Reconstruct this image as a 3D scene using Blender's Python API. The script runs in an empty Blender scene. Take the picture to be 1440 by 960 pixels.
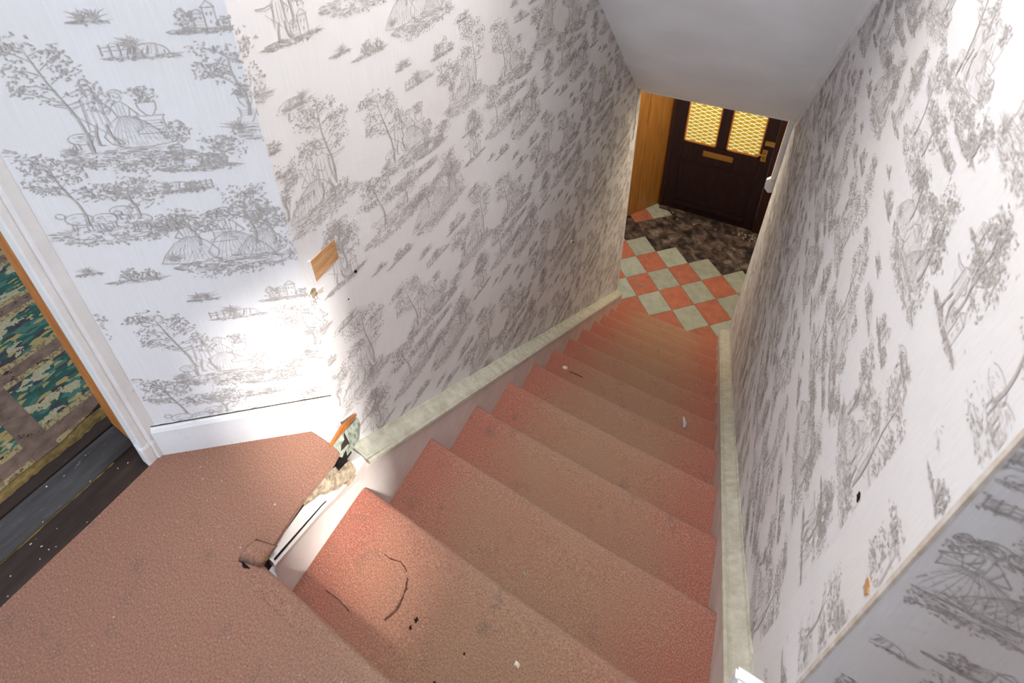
import bpy, math, random
import numpy as np
from mathutils import Vector, Matrix, noise as mnoise

random.seed(7)
scene = bpy.context.scene
COL = scene.collection

# ------------------------------------------------------------------ camera
cam_data = bpy.data.cameras.new('camera')
cam_data.sensor_fit = 'HORIZONTAL'
cam_data.sensor_width = 36.0
cam_data.lens = 695.241 / 1440.0 * 36.0
cam_data.shift_y = (132.69 - 480.0) / 1440.0
cam_data.clip_start = 0.02
cam_data.dof.use_dof = True
cam_data.dof.focus_distance = 1.4
cam_data.dof.aperture_fstop = 5.6
cam = bpy.data.objects.new('camera', cam_data)
COL.objects.link(cam)
yaw, pitch, roll = -0.494687, 0.468012, -0.0124844
fwd = Vector((math.sin(yaw) * math.cos(pitch), math.cos(yaw) * math.cos(pitch), -math.sin(pitch)))
rgt = Vector((math.cos(yaw), -math.sin(yaw), 0.0))
upv = rgt.cross(fwd)
r2 = rgt * math.cos(roll) + upv * math.sin(roll)
u2 = r2.cross(fwd)
M = Matrix((r2, u2, -fwd)).transposed().to_4x4()
M.translation = Vector((0.645268, -0.15772, 1.214339))
cam.matrix_world = M
scene.camera = cam

# ------------------------------------------------------------------ world, sun, exposure
world = bpy.data.worlds.new('world')
scene.world = world
world.use_nodes = True
bg = world.node_tree.nodes['Background']
bg.inputs[0].default_value = (0.80, 0.88, 1.0, 1)
bg.inputs[1].default_value = 0.85

SUN_DIR = Vector((-0.80, 0.20, -0.55)).normalized()
sun_data = bpy.data.lights.new('sun', 'SUN')
sun_data.energy = 6.0
sun_data.angle = math.radians(3.2)
sun_data.color = (1.0, 0.97, 0.92)
sun = bpy.data.objects.new('sun', sun_data)
COL.objects.link(sun)
sun.rotation_euler = SUN_DIR.to_track_quat('-Z', 'Y').to_euler()

# added fill lamp high over the stair, brightens steps and walls
stair_fill_data = bpy.data.lights.new('stairwell_fill', 'AREA')
stair_fill_data.shape = 'RECTANGLE'
stair_fill_data.size, stair_fill_data.size_y = 0.8, 0.7
stair_fill_data.energy = 60.0
stair_fill_data.color = (1.0, 0.98, 0.96)
stair_fill = bpy.data.objects.new('stairwell_fill', stair_fill_data)
COL.objects.link(stair_fill)
stair_fill.location = (0.40, 0.62, 2.45)
stair_fill.rotation_euler = Vector((0.0, 1.05, -1.0)).to_track_quat('-Z', 'Y').to_euler()
# added bluish fill lamp far behind the viewer, brightens the soffit
back_data = bpy.data.lights.new('landing_fill', 'AREA')
back_data.shape = 'RECTANGLE'
back_data.size, back_data.size_y = 1.2, 1.6
back_data.energy = 150.0
back_data.color = (0.72, 0.85, 1.0)
back = bpy.data.objects.new('landing_fill', back_data)
COL.objects.link(back)
back.location = (0.10, -6.0, 0.5)
back.rotation_euler = Vector((0.05, 1.0, 0.06)).to_track_quat('-Z', 'Y').to_euler()
# added warm fill lamp under the hall ceiling, hidden by the soffit edge
hall_data = bpy.data.lights.new('hall_fill', 'AREA')
hall_data.shape = 'DISK'
hall_data.size = 0.3
hall_data.energy = 22.0
hall_data.color = (1.0, 0.86, 0.62)
hall = bpy.data.objects.new('hall_fill', hall_data)
COL.objects.link(hall)
hall.location = (0.30, 3.75, -0.36)

vs = scene.view_settings
vs.view_transform = 'Standard'
vs.look = 'None'
vs.gamma = 1.0
vs.use_curve_mapping = False
vs.exposure = 0.0

# ------------------------------------------------------------------ constants of the place
G, RISE, W = 0.247835, 0.2, 0.8257      # going, rise, width of the stair
FZ = -2.6                               # hall floor
XL = -0.05                              # face of stair wall on the near side
NOSE = lambda y: -RISE / G * y          # line through the nosings


def xr(y, z):
    """face of the leaning wall on the other side of the stair"""
    a = 0.866 + 0.04 * (z + 0.058)
    b = 0.894 + 0.0247 * (z - FZ)
    t = (y - 0.245) / (3.22 - 0.245)
    return a * (1 - t) + b * t


# ------------------------------------------------------------------ material helpers
class NT:
    def __init__(self, name):
        self.m = bpy.data.materials.new(name)
        self.m.use_nodes = True
        self.t = self.m.node_tree
        self.b = self.t.nodes['Principled BSDF']
        self._pos = None

    def n(self, typ, **kw):
        nd = self.t.nodes.new(typ)
        for k, v in kw.items():
            if hasattr(nd, k):
                setattr(nd, k, v)
        return nd

    def link(self, a, b):
        self.t.links.new(a, b)

    def pos(self):
        if self._pos is None:
            self._pos = self.n('ShaderNodeNewGeometry').outputs['Position']
        return self._pos

    def mapped(self, scale=(1, 1, 1), rot=(0, 0, 0), loc=(0, 0, 0)):
        mp = self.n('ShaderNodeMapping')
        mp.inputs['Scale'].default_value = scale
        mp.inputs['Rotation'].default_value = rot
        mp.inputs['Location'].default_value = loc
        self.link(self.pos(), mp.inputs['Vector'])
        return mp.outputs['Vector']

    def noise(self, scale, detail=3, rough=0.55, vec=None, dist=0.0):
        nd = self.n('ShaderNodeTexNoise')
        nd.inputs['Scale'].default_value = scale
        nd.inputs['Detail'].default_value = detail
        nd.inputs['Roughness'].default_value = rough
        nd.inputs['Distortion'].default_value = dist
        self.link(vec if vec is not None else self.pos(), nd.inputs['Vector'])
        return nd.outputs['Fac']

    def ramp(self, fac, stops):
        nd = self.n('ShaderNodeValToRGB')
        el = nd.color_ramp.elements
        while len(el) > 1:
            el.remove(el[-1])
        el[0].position = stops[0][0]
        el[0].color = col(stops[0][1])
        for p, c in stops[1:]:
            e = el.new(p)
            e.color = col(c)
        self.link(fac, nd.inputs['Fac'])
        return nd.outputs['Color']

    def mix(self, fac, a, b, mode='MIX'):
        nd = self.n('ShaderNodeMix', data_type='RGBA', blend_type=mode)
        for sock, v in ((nd.inputs[0], fac), (nd.inputs[6], a), (nd.inputs[7], b)):
            if isinstance(v, (int, float)):
                sock.default_value = v
            elif isinstance(v, tuple):
                sock.default_value = col(v)
            else:
                self.link(v, sock)
        return nd.outputs[2]

    def math(self, op, a, b=None, c=None, clamp=False):
        nd = self.n('ShaderNodeMath', operation=op)
        nd.use_clamp = clamp
        for i, v in enumerate((a, b, c)):
            if v is None:
                continue
            if isinstance(v, (int, float)):
                nd.inputs[i].default_value = v
            else:
                self.link(v, nd.inputs[i])
        return nd.outputs[0]

    def xyz(self):
        s = self.n('ShaderNodeSeparateXYZ')
        self.link(self.pos(), s.inputs[0])
        return s.outputs

    def base(self, c, rough=0.7, spec=0.3):
        if isinstance(c, tuple):
            self.b.inputs['Base Color'].default_value = col(c)
        else:
            self.link(c, self.b.inputs['Base Color'])
        if isinstance(rough, (int, float)):
            self.b.inputs['Roughness'].default_value = rough
        else:
            self.link(rough, self.b.inputs['Roughness'])
        self.b.inputs['Specular IOR Level'].default_value = spec
        return self

    def bump(self, h, strength=0.3, dist=0.002):
        nd = self.n('ShaderNodeBump')
        nd.inputs['Strength'].default_value = strength
        nd.inputs['Distance'].default_value = dist
        self.link(h, nd.inputs['Height'])
        self.link(nd.outputs[0], self.b.inputs['Normal'])
        return self


def s2l(v):
    return v / 12.92 if v <= 0.04045 else ((v + 0.055) / 1.055) ** 2.4


def col(c):
    """sRGB 0..255 triple or linear 4-tuple"""
    if len(c) == 4:
        return c
    if max(c) > 1.0:
        return tuple(s2l(v / 255.0) for v in c) + (1.0,)
    return tuple(c) + (1.0,)


# ------------------------------------------------------------------ materials
MAT = {}


def mat_paper():
    t = NT('wallpaper')
    strie = t.noise(1.0, 2, 0.6, t.mapped((700, 700, 12)))
    blot = t.noise(2.2, 3)
    c = t.ramp(strie, [(0.25, (226, 224, 224)), (0.75, (237, 235, 235))])
    c = t.mix(t.math('MULTIPLY', t.math('SUBTRACT', blot, 0.45, clamp=True), 1.2, clamp=True), c, (222, 211, 199))
    t.base(c, 0.6, 0.25)
    t.bump(strie, 0.06, 0.0006)
    return t.m


def mat_ink():
    t = NT('wallpaper_ink')
    n = t.noise(160, 2)
    t.base(t.ramp(n, [(0.3, (176, 169, 164)), (0.7, (202, 195, 190))]), 0.7, 0.2)
    return t.m


def mat_white(name, a=(238, 238, 238), b=(228, 227, 226), dirt=(120, 108, 90), amt=0.35, rough=0.35):
    t = NT(name)
    n = t.noise(7, 4, 0.6)
    c = t.ramp(n, [(0.35, b), (0.65, a)])
    d = t.noise(38, 5, 0.75)
    k = t.math('MULTIPLY', t.math('SUBTRACT', d, 0.62, clamp=True), 8 * amt, clamp=True)
    c = t.mix(k, c, dirt)
    t.base(c, rough, 0.4)
    t.bump(t.noise(60, 3), 0.15, 0.001)
    return t.m


def mat_carpet(name, red, worn, pale):
    t = NT(name)
    x, y, z = t.xyz()
    # worn down the middle of the stair
    u = t.math('DIVIDE', t.math('SUBTRACT', x, 0.42), 0.36)
    bell = t.math('SUBTRACT', 1.0, t.math('MULTIPLY', u, u), clamp=True)
    patch = t.noise(5.5, 4, 0.6)
    k = t.math('MULTIPLY', t.math('ADD', t.math('MULTIPLY', bell, 0.9), t.math('SUBTRACT', patch, 0.55)), 1.15, clamp=True)
    c = t.mix(k, red, worn)
    soil = t.noise(14, 3, 0.6, t.mapped((1, 1, 1), loc=(3, 1, 2)))
    c = t.mix(t.math('MULTIPLY', t.math('SUBTRACT', soil, 0.60, clamp=True), 3.2, clamp=True), c, (96, 78, 64))
    fib = t.noise(330, 3, 0.85)
    c = t.mix(t.math('MULTIPLY', t.math('SUBTRACT', fib, 0.50, clamp=True), 6.0, clamp=True), c, pale)
    c = t.mix(t.math('MULTIPLY', t.math('SUBTRACT', 0.47, fib, clamp=True), 6.0, clamp=True), c, (124, 70, 50))
    t.base(c, 0.95, 0.05)
    t.bump(t.noise(300, 4, 0.85), 1.0, 0.006)
    t.b.inputs['Sheen Weight'].default_value = 0.25
    t.b.inputs['Sheen Roughness'].default_value = 0.6
    return t.m


def mat_simple(name, c1, c2, scale=30, rough=0.6, spec=0.3, bump=0.2, stretch=(1, 1, 1)):
    t = NT(name)
    n = t.noise(scale, 4, 0.65, t.mapped(stretch))
    t.base(t.ramp(n, [(0.32, c1), (0.68, c2)]), rough, spec)
    if bump:
        t.bump(n, bump, 0.002)
    return t.m


def mat_tile(name, a, b, spotc):
    t = NT(name)
    oi = t.n('ShaderNodeObjectInfo')
    n = t.noise(13, 5, 0.7)
    c = t.ramp(n, [(0.3, a), (0.7, b)])
    c = t.mix(t.math('MULTIPLY', oi.outputs['Random'], 0.22), c, (90, 84, 74))
    s = t.noise(70, 4, 0.7)
    c = t.mix(t.math('MULTIPLY', t.math('SUBTRACT', s, 0.66, clamp=True), 7, clamp=True), c, spotc)
    t.base(c, 0.5, 0.35)
    t.bump(n, 0.1, 0.002)
    return t.m


def mat_burnt():
    t = NT('blackened_tile')
    n = t.noise(9, 6, 0.7, dist=0.6)
    c = t.ramp(n, [(0.36, (22, 20, 20)), (0.46, (62, 50, 45)), (0.58, (112, 94, 84)), (0.72, (150, 146, 140))])
    m2 = t.noise(60, 4, 0.8)
    c = t.mix(t.math('MULTIPLY', t.math('SUBTRACT', m2, 0.56, clamp=True), 6, clamp=True), c, (18, 17, 17))
    t.base(c, 0.55, 0.35)
    t.bump(m2, 0.4, 0.003)
    return t.m


def mat_room_carpet():
    t = NT('floral_carpet')
    x, y, z = t.xyz()
    P = 0.27

    def cell(v, off):
        return t.math('FRACT', t.math('DIVIDE', t.math('ADD', v, off), P))
    fx, fy = cell(x, 10 * P + 0.895), cell(y, 10 * P + 0.10)
    bx = t.math('LESS_THAN', t.math('ABSOLUTE', t.math('SUBTRACT', fx, 0.5)), 0.42)
    by = t.math('LESS_THAN', t.math('ABSOLUTE', t.math('SUBTRACT', fy, 0.5)), 0.42)
    inside = t.math('MULTIPLY', bx, by)
    ix = t.math('LESS_THAN', t.math('ABSOLUTE', t.math('SUBTRACT', fx, 0.5)), 0.34)
    weave = t.noise(70, 2, 0.6, t.mapped((1, 2.2, 1)))
    cream = t.mix(t.math('GREATER_THAN', weave, 0.52), (168, 152, 112), (132, 112, 86))
    cream2 = t.ramp(weave, [(0.3, (158, 154, 128)), (0.7, (182, 172, 138))])
    cream = t.mix(ix, cream, cream2)
    vo = t.n('ShaderNodeTexVoronoi')
    vo.inputs['Scale'].default_value = 62
    wob = t.mapped((1.3, 0.7, 1), (0, 0, 0.5))
    t.link(wob, vo.inputs['Vector'])
    big = t.noise(16, 4, 0.6, t.mapped(loc=(4, 2, 0)))
    leaf = t.math('MULTIPLY', t.math('GREATER_THAN', big, 0.45), ix)
    leafc = t.ramp(vo.outputs['Color'], [(0.0, (56, 90, 82)), (0.36, (80, 116, 104)), (0.50, (74, 68, 74)), (0.62, (166, 148, 98)), (0.74, (64, 100, 88))])
    leafc.node.color_ramp.interpolation = 'CONSTANT'
    c = t.mix(leaf, cream, leafc)
    brown = t.ramp(t.noise(40, 4), [(0.3, (104, 86, 76)), (0.7, (138, 116, 102))])
    c = t.mix(inside, brown, c)
    worn = t.noise(26, 5, 0.75)
    c = t.mix(t.math('GREATER_THAN', worn, 0.62), c, (64, 52, 48))
    t.base(c, 0.95, 0.05)
    t.bump(t.noise(300, 2), 0.6, 0.003)
    return t.m


def mat_boards():
    t = NT('dark_painted_boards')
    n = t.noise(6, 5, 0.7, t.mapped((4, 1, 1)))
    c = t.ramp(n, [(0.3, (38, 29, 24)), (0.6, (60, 48, 42)), (0.8, (84, 74, 66))])
    f = t.noise(55, 4, 0.8, t.mapped((1.5, 0.6, 1)))
    c = t.mix(t.math('MULTIPLY', t.math('SUBTRACT', f, 0.68, clamp=True), 22, clamp=True), c, (166, 142, 104))
    t.base(c, 0.65, 0.2)
    t.bump(n, 0.3, 0.002)
    return t.m


def mat_boards_grey():
    t = NT('grey_painted_boards')
    n = t.noise(7, 5, 0.7, t.mapped((4, 0.8, 1)))
    c = t.ramp(n, [(0.3, (52, 50, 50)), (0.6, (78, 76, 77)), (0.8, (104, 101, 100))])
    f = t.noise(45, 4, 0.8, t.mapped((2.5, 0.5, 1)))
    c = t.mix(t.math('MULTIPLY', t.math('SUBTRACT', f, 0.63, clamp=True), 12, clamp=True), c, (168, 168, 170))
    t.base(c, 0.6, 0.25)
    return t.m


def mat_glass():
    t = NT('yellow_patterned_glass')
    x, y, z = t.xyz()
    tau = 6.2832

    def wave(sign):
        a = t.math('ADD', t.math('MULTIPLY', z, tau / 0.09), t.math('MULTIPLY', x, sign * tau / 0.21))
        return t.math('LESS_THAN', t.math('ABSOLUTE', t.math('SINE', a)), 0.26)
    line = t.math('MAXIMUM', wave(1), wave(-1))
    c = t.mix(line, (168, 142, 34), (244, 236, 190))
    t.base(c, 0.25, 0.5)
    t.link(c, t.b.inputs['Emission Color'])
    t.b.inputs['Emission Strength'].default_value = 0.42
    t.bump(line, 0.4, 0.004)
    return t.m


def mat_ceiling():
    t = NT('painted_plaster')
    n = t.noise(3, 4)
    t.base(t.ramp(n, [(0.35, (230, 230, 230)), (0.65, (238, 239, 240))]), 0.6, 0.25)
    t.bump(t.noise(9, 4), 0.15, 0.01)
    return t.m


def mat_ledge():
    t = NT('dusty_moulding_paint')
    n = t.noise(26, 5, 0.7)
    c = t.ramp(n, [(0.3, (176, 170, 150)), (0.65, (208, 205, 190))])
    d = t.noise(85, 4, 0.8)
    c = t.mix(t.math('MULTIPLY', t.math('SUBTRACT', d, 0.64, clamp=True), 7, clamp=True), c, (92, 80, 60))
    t.base(c, 0.6, 0.25)
    t.bump(d, 0.25, 0.002)
    return t.m


MAT['paper'] = mat_paper()
MAT['ink'] = mat_ink()
MAT['white'] = mat_white('white_gloss_paint')
MAT['string'] = mat_white('scuffed_white_paint', (230, 224, 219), (212, 202, 196), (120, 96, 78), 0.3)
MAT['ledge'] = mat_ledge()
MAT['carpet'] = mat_carpet('salmon_carpet', (192, 100, 74), (182, 134, 100), (214, 170, 140))
MAT['carpet_l'] = mat_carpet('salmon_landing_carpet', (182, 119, 90), (174, 126, 98), (208, 168, 140))
MAT['plaster'] = mat_ceiling()
MAT['green'] = mat_tile('green_grey_tile', (150, 154, 138), (178, 180, 164), (96, 88, 74))
MAT['red'] = mat_tile('terracotta_tile', (166, 92, 70), (192, 112, 86), (210, 170, 140))
MAT['burnt'] = mat_burnt()
MAT['grout'] = mat_simple('dirty_grout', (70, 62, 54), (96, 86, 74), 40)
MAT['wood'] = mat_simple('varnished_panel', (128, 82, 30), (162, 110, 50), 5, 0.3, 0.5, 0.1, (12, 12, 0.7))
MAT['door'] = mat_simple('dark_door_stain', (26, 14, 13), (44, 24, 21), 6, 0.55, 0.2, 0.1, (10, 10, 0.6))
MAT['frame'] = mat_simple('brown_frame_stain', (40, 20, 14), (62, 32, 22), 6, 0.6, 0.15, 0.1, (10, 10, 0.6))
MAT['glass'] = mat_glass()
MAT['brass'] = NT('brass').base((176, 136, 72), 0.3, 0.5).m
MAT['brass'].node_tree.nodes['Principled BSDF'].inputs['Metallic'].default_value = 0.8
MAT['plastic'] = mat_simple('white_plastic', (214, 214, 218), (226, 226, 230), 20, 0.35, 0.4, 0)
MAT['barewood'] = mat_simple('bare_wood', (176, 126, 82), (206, 164, 120), 7, 0.7, 0.2, 0.2, (3, 3, 14))
MAT['orangewood'] = mat_simple('orange_wood', (150, 86, 34), (190, 120, 58), 10, 0.55, 0.3, 0.2, (6, 6, 1))
MAT['rubble'] = mat_simple('broken_plaster', (120, 104, 88), (196, 178, 152), 70, 0.9, 0.1, 0.8)
MAT['teal'] = mat_simple('old_green_paint', (106, 112, 100), (176, 182, 166), 90, 0.85, 0.1, 0.6)
MAT['dark'] = mat_simple('dark_marks_and_hole_shade', (18, 16, 15), (44, 38, 34), 60, 0.9, 0.1, 0.4)  # dark nails, scorches and spots, also the shade inside holes
MAT['room_carpet'] = mat_room_carpet()
MAT['boards'] = mat_boards()
MAT['boards_g'] = mat_boards_grey()
MAT['binding'] = mat_simple('yellow_binding', (96, 80, 52), (146, 124, 78), 60, 0.95, 0.05, 0.4)
MAT['crumb'] = mat_simple('plaster_crumb', (216, 206, 190), (236, 230, 220), 90, 0.9, 0.1, 0)
MAT['edge'] = mat_simple('rubbed_paper_edge', (196, 180, 162), (220, 212, 204), 40, 0.8, 0.1, 0.2)
MAT['verdigris'] = mat_simple('torn_paper_paint', (150, 178, 180), (190, 206, 206), 50, 0.8, 0.1, 0.2)


# ------------------------------------------------------------------ mesh helpers
def mesh(name, verts, faces, mat, parent=None, smooth=False):
    me = bpy.data.meshes.new(name)
    me.from_pydata([tuple(v) for v in verts], [], [tuple(f) for f in faces])
    me.update()
    if smooth:
        me.polygons.foreach_set('use_smooth', [True] * len(me.polygons))
    ob = bpy.data.objects.new(name, me)
    COL.objects.link(ob)
    me.materials.append(MAT[mat] if isinstance(mat, str) else mat)
    if parent is not None:
        ob.parent = parent
        ob.location = -world_loc(parent)
    return ob


def world_loc(o):
    v = Vector((0, 0, 0))
    while o is not None:
        v = v + o.location
        o = o.parent
    return v


def empty(name, loc):
    o = bpy.data.objects.new(name, None)
    o.empty_display_size = 0.05
    COL.objects.link(o)
    o.location = loc
    return o


def tag(o, label, cat, group=None, kind=None):
    o['label'] = label
    o['category'] = cat
    if group:
        o['group'] = group
    if kind:
        o['kind'] = kind
    return o


class MB:
    def __init__(self):
        self.v, self.f = [], []

    def box(self, x0, x1, y0, y1, z0, z1, c=0.0):
        """box with chamfered edges along all sides (c) - 8 or 24 verts"""
        if c <= 0:
            b = len(self.v)
            self.v += [(x, y, z) for z in (z0, z1) for y in (y0, y1) for x in (x0, x1)]
            for q in ((0, 2, 3, 1), (4, 5, 7, 6), (0, 1, 5, 4), (2, 6, 7, 3), (0, 4, 6, 2), (1, 3, 7, 5)):
                self.f.append(tuple(b + i for i in q))
            return self
        import bmesh
        bm = bmesh.new()
        bmesh.ops.create_cube(bm, size=1.0)
        for v in bm.verts:
            v.co = Vector(((x0 + x1) / 2 + v.co.x * (x1 - x0), (y0 + y1) / 2 + v.co.y * (y1 - y0), (z0 + z1) / 2 + v.co.z * (z1 - z0)))
        bmesh.ops.bevel(bm, geom=list(bm.edges), offset=c, segments=2, affect='EDGES')
        b = len(self.v)
        bm.verts.index_update()
        self.v += [tuple(v.co) for v in bm.verts]
        self.f += [tuple(b + v.index for v in f.verts) for f in bm.faces]
        bm.free()
        return self

    def prism(self, poly, z0, z1):
        b, n = len(self.v), len(poly)
        self.v += [(p[0], p[1], z0) for p in poly] + [(p[0], p[1], z1) for p in poly]
        self.f.append(tuple(b + i for i in reversed(range(n))))
        self.f.append(tuple(b + n + i for i in range(n)))
        for i in range(n):
            j = (i + 1) % n
            self.f.append((b + i, b + j, b + n + j, b + n + i))
        return self

    def loft(self, rings, caps=True):
        """rings of equal length, closed sections"""
        b, n = len(self.v), len(rings[0])
        for r in rings:
            self.v += [tuple(p) for p in r]
        for k in range(len(rings) - 1):
            for i in range(n):
                j = (i + 1) % n
                self.f.append((b + k * n + i, b + k * n + j, b + (k + 1) * n + j, b + (k + 1) * n + i))
        if caps:
            self.f.append(tuple(b + i for i in reversed(range(n))))
            self.f.append(tuple(b + (len(rings) - 1) * n + i for i in range(n)))
        return self

    def cyl(self, p0, p1, r0, r1=None, n=12):
        r1 = r0 if r1 is None else r1
        p0, p1 = Vector(p0), Vector(p1)
        d = (p1 - p0).normalized()
        a = d.orthogonal().normalized()
        c = d.cross(a)
        ring = lambda p, r: [p + (a * math.cos(t) + c * math.sin(t)) * r for t in [2 * math.pi * i / n for i in range(n)]]
        return self.loft([ring(p0, r0), ring(p1, r1)])

    def build(self, name, mat, parent=None, smooth=False):
        o = mesh(name, self.v, self.f, mat, parent, smooth)
        import bmesh
        bm = bmesh.new()
        bm.from_mesh(o.data)
        bmesh.ops.recalc_face_normals(bm, faces=list(bm.faces))
        bm.to_mesh(o.data)
        bm.free()
        return o


def structure(o, label, cat):
    return tag(o, label, cat, kind='structure')


# ------------------------------------------------------------------ toile wallpaper print (flat printed strokes)
class Ink:
    def __init__(self):
        self.q = []          # quads, each 4 (u, v)

    def seg(self, x0, y0, x1, y1, w0, w1=None):
        w1 = w0 if w1 is None else w1
        dx, dy = x1 - x0, y1 - y0
        l = math.hypot(dx, dy) or 1e-6
        nx, ny = -dy / l * 0.5, dx / l * 0.5
        self.q.append(((x0 - nx * w0, y0 - ny * w0), (x1 - nx * w1, y1 - ny * w1), (x1 + nx * w1, y1 + ny * w1), (x0 + nx * w0, y0 + ny * w0)))

    def line(self, pts, w=0.0011):
        for (a, b) in zip(pts[:-1], pts[1:]):
            self.seg(a[0], a[1], b[0], b[1], w)

    def leaf(self, x, y, a, l, w):
        c, s = math.cos(a), math.sin(a)
        P = lambda u, v: (x + u * c - v * s, y + u * s + v * c)
        self.q.append((P(0, 0), P(l * 0.5, -w / 2), P(l, 0), P(l * 0.5, w / 2)))

    def cluster(self, x, y, rx, ry, n, l=0.0062):
        for _ in range(int(n * 1.5)):
            t, r = rnd.random() * 6.283, math.sqrt(rnd.random())
            self.leaf(x + rx * r * math.cos(t), y + ry * r * math.sin(t), rnd.random() * 6.283, l * rnd.uniform(.6, 1.2), l * 0.42)

    def tree(self, x, y, h, lean=0.0, spread=0.05, nb=9, leaves=16):
        top = (x + lean, y + h)
        pts = [(x + lean * t * t + 0.004 * math.sin(t * 7), y + h * t) for t in [i / 6 for i in range(7)]]
        for i in range(6):
            self.seg(pts[i][0], pts[i][1], pts[i + 1][0], pts[i + 1][1], 0.005 * (1 - i / 7), 0.005 * (1 - (i + 1) / 7))
        for k in range(nb):
            t = 0.4 + 0.6 * k / nb
            bx, by = x + lean * t * t, y + h * t
            sd = -1 if k % 2 else 1
            L = spread * rnd.uniform(0.5, 1.1) * (1.25 - 0.5 * t)
            ex, ey = bx + sd * L, by + L * rnd.uniform(0.1, 0.8)
            self.line([(bx, by), ((bx + ex) / 2, (by + ey) / 2 + 0.004), (ex, ey)], 0.0013)
            self.cluster(ex, ey, 0.019, 0.012, leaves)
            self.cluster((bx + ex) / 2, (by + ey) / 2, 0.014, 0.010, leaves // 2)
        self.cluster(top[0], top[1], 0.02, 0.014, leaves)

    def ground(self, x, y, w, h, n):
        for _ in range(int(n * 1.25)):
            u = rnd.uniform(-1, 1)
            v = rnd.uniform(-1, 1) * (1 - u * u) ** 0.5
            L = rnd.uniform(0.006, 0.02)
            px, py = x + u * w / 2, y + v * h / 2
            self.seg(px - L / 2, py, px + L / 2, py + rnd.uniform(-.004, .003), 0.0010, 0.0005)
        self.cluster(x, y - h * 0.2, w * 0.45, h * 0.42, n // 2, 0.006)

    def tuft(self, x, y, n=9, h=0.022):
        for i in range(n):
            a = math.radians(25 + 130 * i / (n - 1))
            L = h * rnd.uniform(.7, 1.1)
            mx, my = x + L * .5 * math.cos(a), y + L * .6 * math.sin(a)
            ex, ey = x + L * 1.05 * math.cos(a), y + L * .85 * math.sin(a)
            self.seg(x, y, mx, my, 0.0018, 0.0016)
            self.seg(mx, my, ex, ey, 0.0016, 0.0004)

    def oval(self, x, y, rx, ry, w=0.001, n=14, a0=0, a1=6.2832, rot=0):
        c, s = math.cos(rot), math.sin(rot)
        pts = []
        for i in range(n + 1):
            t = a0 + (a1 - a0) * i / n
            u, v = rx * math.cos(t), ry * math.sin(t)
            pts.append((x + u * c - v * s, y + u * s + v * c))
        self.line(pts, w)

    def man(self, x, y, s=1.0, f=1):
        P = lambda u, v: (x + f * u * s, y + v * s)
        self.oval(*P(0, .082), .0062 * s, .0075 * s)
        self.line([P(-.010, .088), P(.010, .091)], .002)
        self.line([P(-.006, .09), P(-.002, .097), P(.005, .096), P(.007, .091)], .0022)
        self.line([P(-.004, .075), P(-.013, .068), P(-.014, .045), P(-.016, .022)])
        self.line([P(.004, .074), P(.011, .066), P(.010, .044), P(.012, .024)])
        self.line([P(-.012, .066), P(-.028, .062), P(-.046, .064)], .0018)
        self.line([P(-.012, .060), P(-.028, .057), P(-.045, .062)])
        self.line([P(.010, .064), P(.020, .052), P(.014, .044)], .0016)
        for u in (-.010, -.004, .002, .007):
            self.line([P(u, .068), P(u * 1.3, .030)], .0008)
        for u in (-.006, .006):
            self.line([P(u, .030), P(u * 1.5 - .002, .012), P(u * 2, -.002)], .0034)
            self.line([P(u * 2, -.002), P(u * 2 + .007, -.003)], .002)
        self.line([P(-.03, .05), P(.0, .02), P(.02, -.002)], .0009)

    def woman(self, x, y, s=1.0, f=1):
        P = lambda u, v: (x + f * u * s, y + v * s)
        self.oval(*P(0, .068), .006 * s, .007 * s)
        self.oval(*P(.001, .072), .008 * s, .006 * s, .0016, 8, 0, 3.1416)
        self.line([P(-.004, .061), P(-.010, .054), P(-.006, .040)])
        self.line([P(.004, .061), P(.011, .053), P(.007, .040)])
        self.line([P(-.010, .054), P(-.020, .046), P(-.024, .052)], .0016)
        self.line([P(.010, .053), P(.018, .042), P(.008, .038)], .0016)
        for u in (-.004, 0, .004):
            self.line([P(u, .058), P(u, .040)], .0007)
        hem = [(-.026, .004), (-.030, .014), (-.018, .032), (-.006, .041), (.007, .041), (.022, .032), (.038, .014), (.046, .000), (.02, -.004), (-.01, -.004), (-.026, .004)]
        self.line([P(*q) for q in hem], .0012)
        for u in (-.022, -.017, -.012, -.006, -.001, .004, .010, .016, .022, .028, .034, .039):
            self.line([P(u * .25, .040), P(u * .8 + .001, .020), P(u * 1.05, .001)], .0006)
        for _ in range(40):
            u, v = rnd.uniform(-.02, .035), rnd.uniform(0, .03)
            if abs(u - .006) < .03 * (1 - v / .045):
                self.line([P(u, v), P(u + .004, v - .005)], .0005)

    def beast(self, x, y, s=1.0, f=1):
        P = lambda u, v: (x + f * u * s, y + v * s)
        self.oval(*P(0, .014), .018 * s, .010 * s, .0012)
        for _ in range(16):
            a = rnd.uniform(-.014, .014)
            b = .014 + rnd.uniform(-.007, .007)
            self.line([P(a, b), P(a + .004, b - .002)], .0008)
        self.oval(*P(.021, .022), .006 * s, .0045 * s, .0013)
        for u in (-.012, -.006, .007, .012):
            self.line([P(u, .006), P(u + .001, -.006)], .0016)

    def urn(self, x, y, s=1.0):
        P = lambda u, v: (x + u * s, y + v * s)
        self.line([P(-.024, 0), P(.024, 0), P(.024, .006), P(.016, .008), P(.016, .026), P(.020, .030), P(-.020, .030), P(-.016, .026), P(-.016, .008), P(-.024, .006), P(-.024, 0)], .0012)
        for v in (.012, .017, .022):
            self.line([P(-.015, v), P(.015, v)], .0007)
        self.line([P(-.004, .030), P(-.012, .042), P(-.013, .052), P(.013, .052), P(.012, .042), P(.004, .030)], .0013)
        self.cluster(x, y + .066 * s, .020 * s, .013 * s, 46)

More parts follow.
